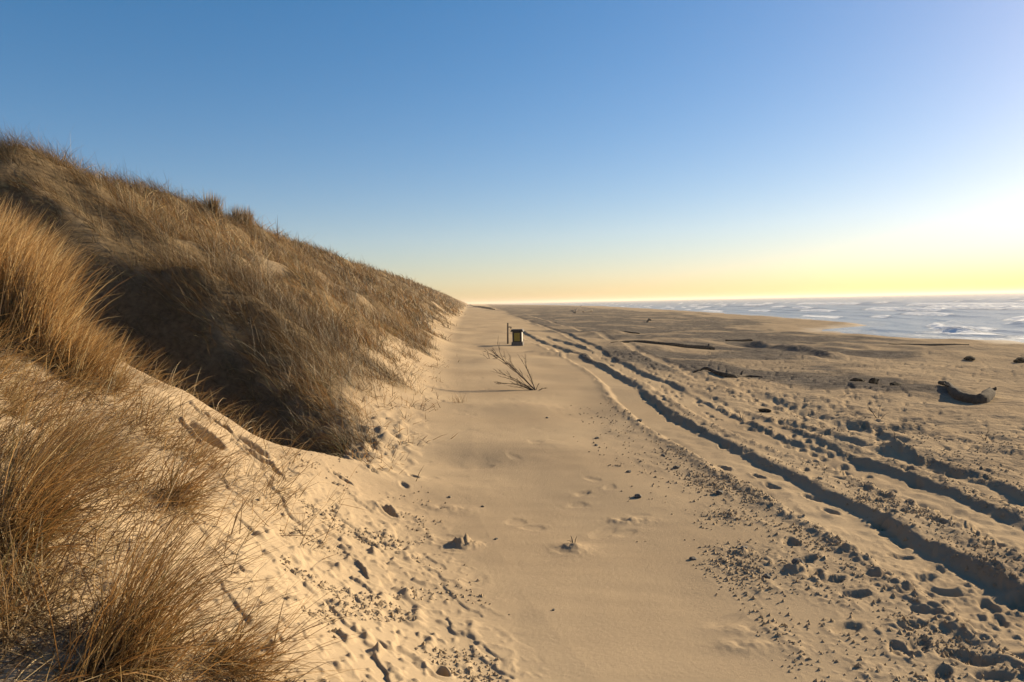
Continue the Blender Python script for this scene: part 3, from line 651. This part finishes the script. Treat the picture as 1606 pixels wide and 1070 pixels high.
# ------------------------------------------------------------------ driftwood
def log(px, rads, label, name='driftwood_log', ns=12, lift=.35, seed=0, branches=(), m='driftwood', n=14, heights=None, cat='driftwood', rough=.10, group=None):
    """px: photo pixels along the log where it touches the ground"""
    P = [at(a, b) for a, b in px]; o = P[len(P) // 2].copy(); o.z = ground(o.x, o.y)
    hs = heights or [0] * len(P)
    pts = []
    for q, h, rd in zip(P, hs, rads): pts.append((q.x - o.x, q.y - o.y, ground(q.x, q.y) - o.z + rd * lift + h, rd))
    S = spline(pts, n); rs = random.Random(seed)
    S[:, 2] += [rs.uniform(-.1, .1) * s[3] for s in S]; S[:, 3] *= [1 + rs.uniform(-.09, .09) for s in S]
    t = empty(name, o, label, cat, group)
    V, F = tube([s[:3] for s in S], [max(s[3], .004) for s in S], ns, rough, seed); link('trunk', mesh_py('trunk', V, F), m, t)
    for (f, d, ln, rd) in branches:
        s = S[int(f * (n - 1))]; b = Vector(s[:3]); d = Vector(d).normalized()
        bp = [b, b + d * ln * .4 + Vector((0, 0, .02)), b + d * ln * .75 + Vector((rs.uniform(-.05, .05), 0, 0)), b + d * ln]
        V, F = tube(bp, [rd, rd * .85, rd * .6, rd * .35], 7, .1, seed + 5); link('branch_stub', mesh_py('branch_stub', V, F), m, t)
    return t
log([(958, 541), (1000, 541), (1050, 543), (1090, 544), (1120, 545)], [.03, .10, .15, .18, .20], 'long straight dark log lying on the flat beach, thin end towards the ruts', seed=1, branches=[(.95, (.1, -.1, 1), .3, .08)])
log([(1138, 536), (1160, 537), (1179, 537)], [.08, .12, .15], 'short stubby log by the long dark sand ridge', seed=2)
log([(1473, 607), (1487, 614), (1497, 622), (1515, 628), (1535, 630), (1550, 627), (1557, 624)], [.05, .085, .15, .15, .18, .16, .07], 'bent thick driftwood trunk with both ends lifted off the sand', seed=3, heights=[.07, .07, .02, .0, -.03, .02, .07], lift=.4, rough=.22, n=34, ns=14,
    branches=[(.30, (-.2, .8, .5), .35, .05), (.93, (.5, -.3, .8), .22, .07), (.96, (-.1, .4, .8), .16, .05)])
log([(1088, 583), (1108, 582), (1125, 587), (1150, 590), (1172, 588), (1196, 590)], [.03, .06, .08, .09, .06, .03], 'wavy thin driftwood limb half buried beyond the ruts', seed=4, heights=[.03, .12, .05, 0, .03, 0], branches=[(.62, (.1, -.3, -.2), .35, .09), (.75, (.4, .2, .5), .3, .05)])
log([(902, 491), (906, 488), (912, 487)], [.22, .22, .16], 'slanting stick propped up on the far beach', seed=5, heights=[0, .9, 1.7], n=8, name='driftwood_stick')
log([(914, 490), (921, 489.3), (928, 489)], [.15, .35, .45], 'far log with its thick end raised near the surf', seed=6, heights=[.1, .18, .28], n=8)
log([(1015, 505), (1018, 504.6), (1020, 505)], [.14, .2, .16], 'lone dark stump standing on the far beach', seed=7, heights=[0, .30, .34], n=8, name='tree_stump')
log([(733, 480), (737, 479), (741, 480)], [.5, .8, .5], 'dark root bundle washed up where the far dune ends', seed=8, heights=[.0, .45, 0], n=9, name='root_bundle', rough=.3, branches=[(.2, (-.4, 0, 1), 1.5, .2), (.8, (.6, 0, 1), 1.1, .18)])
log([(742, 481), (752, 482), (764, 484), (776, 486)], [.4, .6, .55, .2], 'long low bank of dark wrack below the far dune end', seed=9, name='wrack_bank', m='seaweed', cat='wrack', rough=.25, n=18)
log([(1395, 538), (1440, 541), (1490, 543), (1520, 544)], [.05, .07, .08, .06], 'long thin pole lying on pale sand near the waterline', seed=10, n=12)
log([(965, 521), (982, 522), (1003, 523)], [.05, .1, .08], 'small branch lying on dark sand beyond the long log', seed=11, n=10, heights=[0, .05, .02])

def lump(px, py, sx, sy, sz, m, name, label, cat, seed, group=None, sink=.3):
    import bmesh
    p = at(px, py); z = ground(p.x, p.y); rs = random.Random(seed); bm = bmesh.new(); bmesh.ops.create_icosphere(bm, subdivisions=2, radius=1)
    o = rs.uniform(0, 50)
    for v in bm.verts:
        c = v.co; k = 1 + .45 * float(pn(np.array([c.x * 1.3 + o]), np.array([c.y * 1.3 + c.z * 1.7 + o]), 7)[0]) + .15 * rs.uniform(-1, 1)
        v.co = Vector((c.x * sx * k, c.y * sy * k, c.z * sz * k))
    me = bpy.data.meshes.new(name); bm.to_mesh(me); bm.free()
    o_ = link(name, me, m); o_.location = (p.x, p.y, z + sz * (1 - 2 * sink)); o_.rotation_euler = (0, 0, rs.uniform(0, 3))
    return tag(o_, label, cat, group)
lump(1370, 603, .22, .16, .15, 'seaweed', 'seaweed_clump', 'dark round seaweed clump with pale sand drifted beside it', 'seaweed', 1)
lump(1346, 597, .25, .18, .10, 'seaweed', 'seaweed_clump', 'flat seaweed clump behind the dark round one', 'seaweed', 2)
lump(1404, 606, .24, .16, .09, 'seaweed', 'seaweed_clump', 'low seaweed clump between the round one and the bent trunk', 'seaweed', 3)
lump(1521, 565, .45, .25, .15, 'seaweed', 'seaweed_clump', 'seaweed clump on pale sand beyond the bent trunk', 'seaweed', 4)
lump(1602, 571, .40, .3, .18, 'seaweed', 'seaweed_clump', 'tall seaweed clump on pale sand towards the breaking wave', 'seaweed', 5)
lump(1200, 641, .16, .10, .06, 'seaweed', 'seaweed_clump', 'small seaweed clump beside the second rut', 'seaweed', 6)
ST = 'stones scattered on the loose sand'
for i, (a, b, s) in enumerate([(1000, 780, .045), (986, 741, .03), (936, 688, .035), (1086, 878, .028), (1040, 715, .03), (1060, 735, .04), (935, 700, .03), (1128, 775, .05), (1166, 862, .04), (1250, 888, .05), (705, 785, .02), (757, 796, .018), (778, 846, .018), (868, 958, .012), (1203, 905, .03), (1003, 662, .05), (858, 655, .03)]):
    lump(a, b, s * 1.3, s, s * .7, 'stone', 'stone', 'small dark stone lying loose on the smooth sand before the ruts', 'stone', 30 + i, ST)

# ------------------------------------------------------------------ dead branch and twigs
def bough(px, py, tops, label, name, base_r, seed, side=9, cat='branch', twig=1.0, spread=.5):
    """branch stuck in the sand: main stems with side shoots; tops are offsets (metres) from the foot"""
    p = at(px, py); p.z = ground(p.x, p.y); rs = random.Random(seed); t = empty(name, p, label, cat)
    for i, tp in enumerate(tops):
        tp = Vector(tp); mid = tp * .5 + Vector((rs.uniform(-.05, .05), rs.uniform(-.04, .04), .04)) * tp.length
        S = spline([(-tp.x * .05, -tp.y * .05, -.08), mid, tp], 10); r_ = base_r * (1 if i == 0 else .6)
        V, F = tube(S, [r_ * (1 - .85 * k / 9) for k in range(10)], 6, .1, seed + i)
        st = link('stem', mesh_py('stem', V, F), 'twig_bark', t)
        for k in range(side if i == 0 else side // 2):
            f = rs.uniform(.15, .92); s = Vector(S[int(f * 9)]); d = tp.normalized()
            q = Vector((rs.uniform(-1, 1), rs.uniform(-1, 1), rs.uniform(-.6, .8))); d = (d + q * spread).normalized(); ln = twig * tp.length * rs.uniform(.18, .48) * (1.1 - f * .6)
            e1 = s + d * ln * .5 + Vector((0, 0, -.03 * ln)); e2 = s + d * ln + Vector((rs.uniform(-.08, .08), 0, .06)) * ln
            V2, F2 = [], []
            chains = [([s, e1, e2], r_ * .38)]
            for j in range(3):
                g = rs.uniform(.35, .95); b = s + (e2 - s) * g; dd = (d + Vector((rs.uniform(-1, 1), rs.uniform(-1, 1), rs.uniform(-.5, .8))) * .6).normalized()
                chains.append(([b, b + dd * ln * .2, b + dd * ln * rs.uniform(.3, .5)], r_ * .22))
            for ch, rr in chains:
                v, f_ = tube(ch, [rr, rr * .75, rr * .4], 4); o = len(V2); V2 += v; F2 += [tuple(x + o for x in g_) for g_ in f_]
            link('side_shoot', mesh_py('side_shoot', V2, F2, False), 'twig_bark', st)
    return t
bough(840, 612, [(-1.36, .35, 1.2), (-.50, .2, 1.05), (-.95, -.05, .42), (-1.3, .1, .58), (-.28, .15, .72), (-.85, .2, .95), (-1.2, .0, .25), (-.7, -.1, .22), (.12, .1, .18), (.35, -.05, .05)], 'bare dead branch stuck slantwise in the smooth sand before the bin', 'dead_branch', .021, 11, 14)
bough(768, 566, [(-.1, .1, .28), (-.45, .1, .22), (.5, .0, .06), (.9, -.1, .05)], 'small leafless twig bush half buried behind the dead branch', 'twig_bush', .014, 12, 6)
bough(1378, 657, [(-.25, .05, .3), (.1, .1, .33), (.28, 0, .16)], 'forked twig poking from a small sand drift beyond the ruts', 'twig', .012, 13, 3)
bough(1163, 655, [(-.05, .05, .18), (.12, .1, .12)], 'tiny twig sprouting between the ruts', 'twig', .008, 14, 3)
bough(1402, 703, [(.02, .05, .22), (.08, .0, .15)], 'single short twig on a pointed sand mound', 'twig', .008, 15, 2)
bough(900, 858, [(-.03, .02, .07), (.03, .0, .06), (-.07, -.01, .03)], 'little dark twig on a sand cone in the smooth sand', 'twig', .008, 16, 2)
bough(1545, 690, [(.1, .05, .2), (-.1, .05, .16)], 'thin twig in trampled sand below the bent trunk', 'twig', .008, 17, 2)

# ------------------------------------------------------------------ sea air: thin salt haze over beach and water
hz = link('haze', box(-36000, 36000, -36000, 36000, -6, 16, 0, 0), None); tag(hz, 'thin salty haze over the beach and the sea', None, None, 'stuff')
m, n, l, out = mat('sea_haze')
v = node(n, 'ShaderNodeVolumePrincipled'); v.inputs['Color'].default_value = (.86, .74, .60, 1); v.inputs['Density'].default_value = .0003; v.inputs['Anisotropy'].default_value = .25
l.new(v.outputs[0], out.inputs['Volume']); hz.data.materials.append(m)
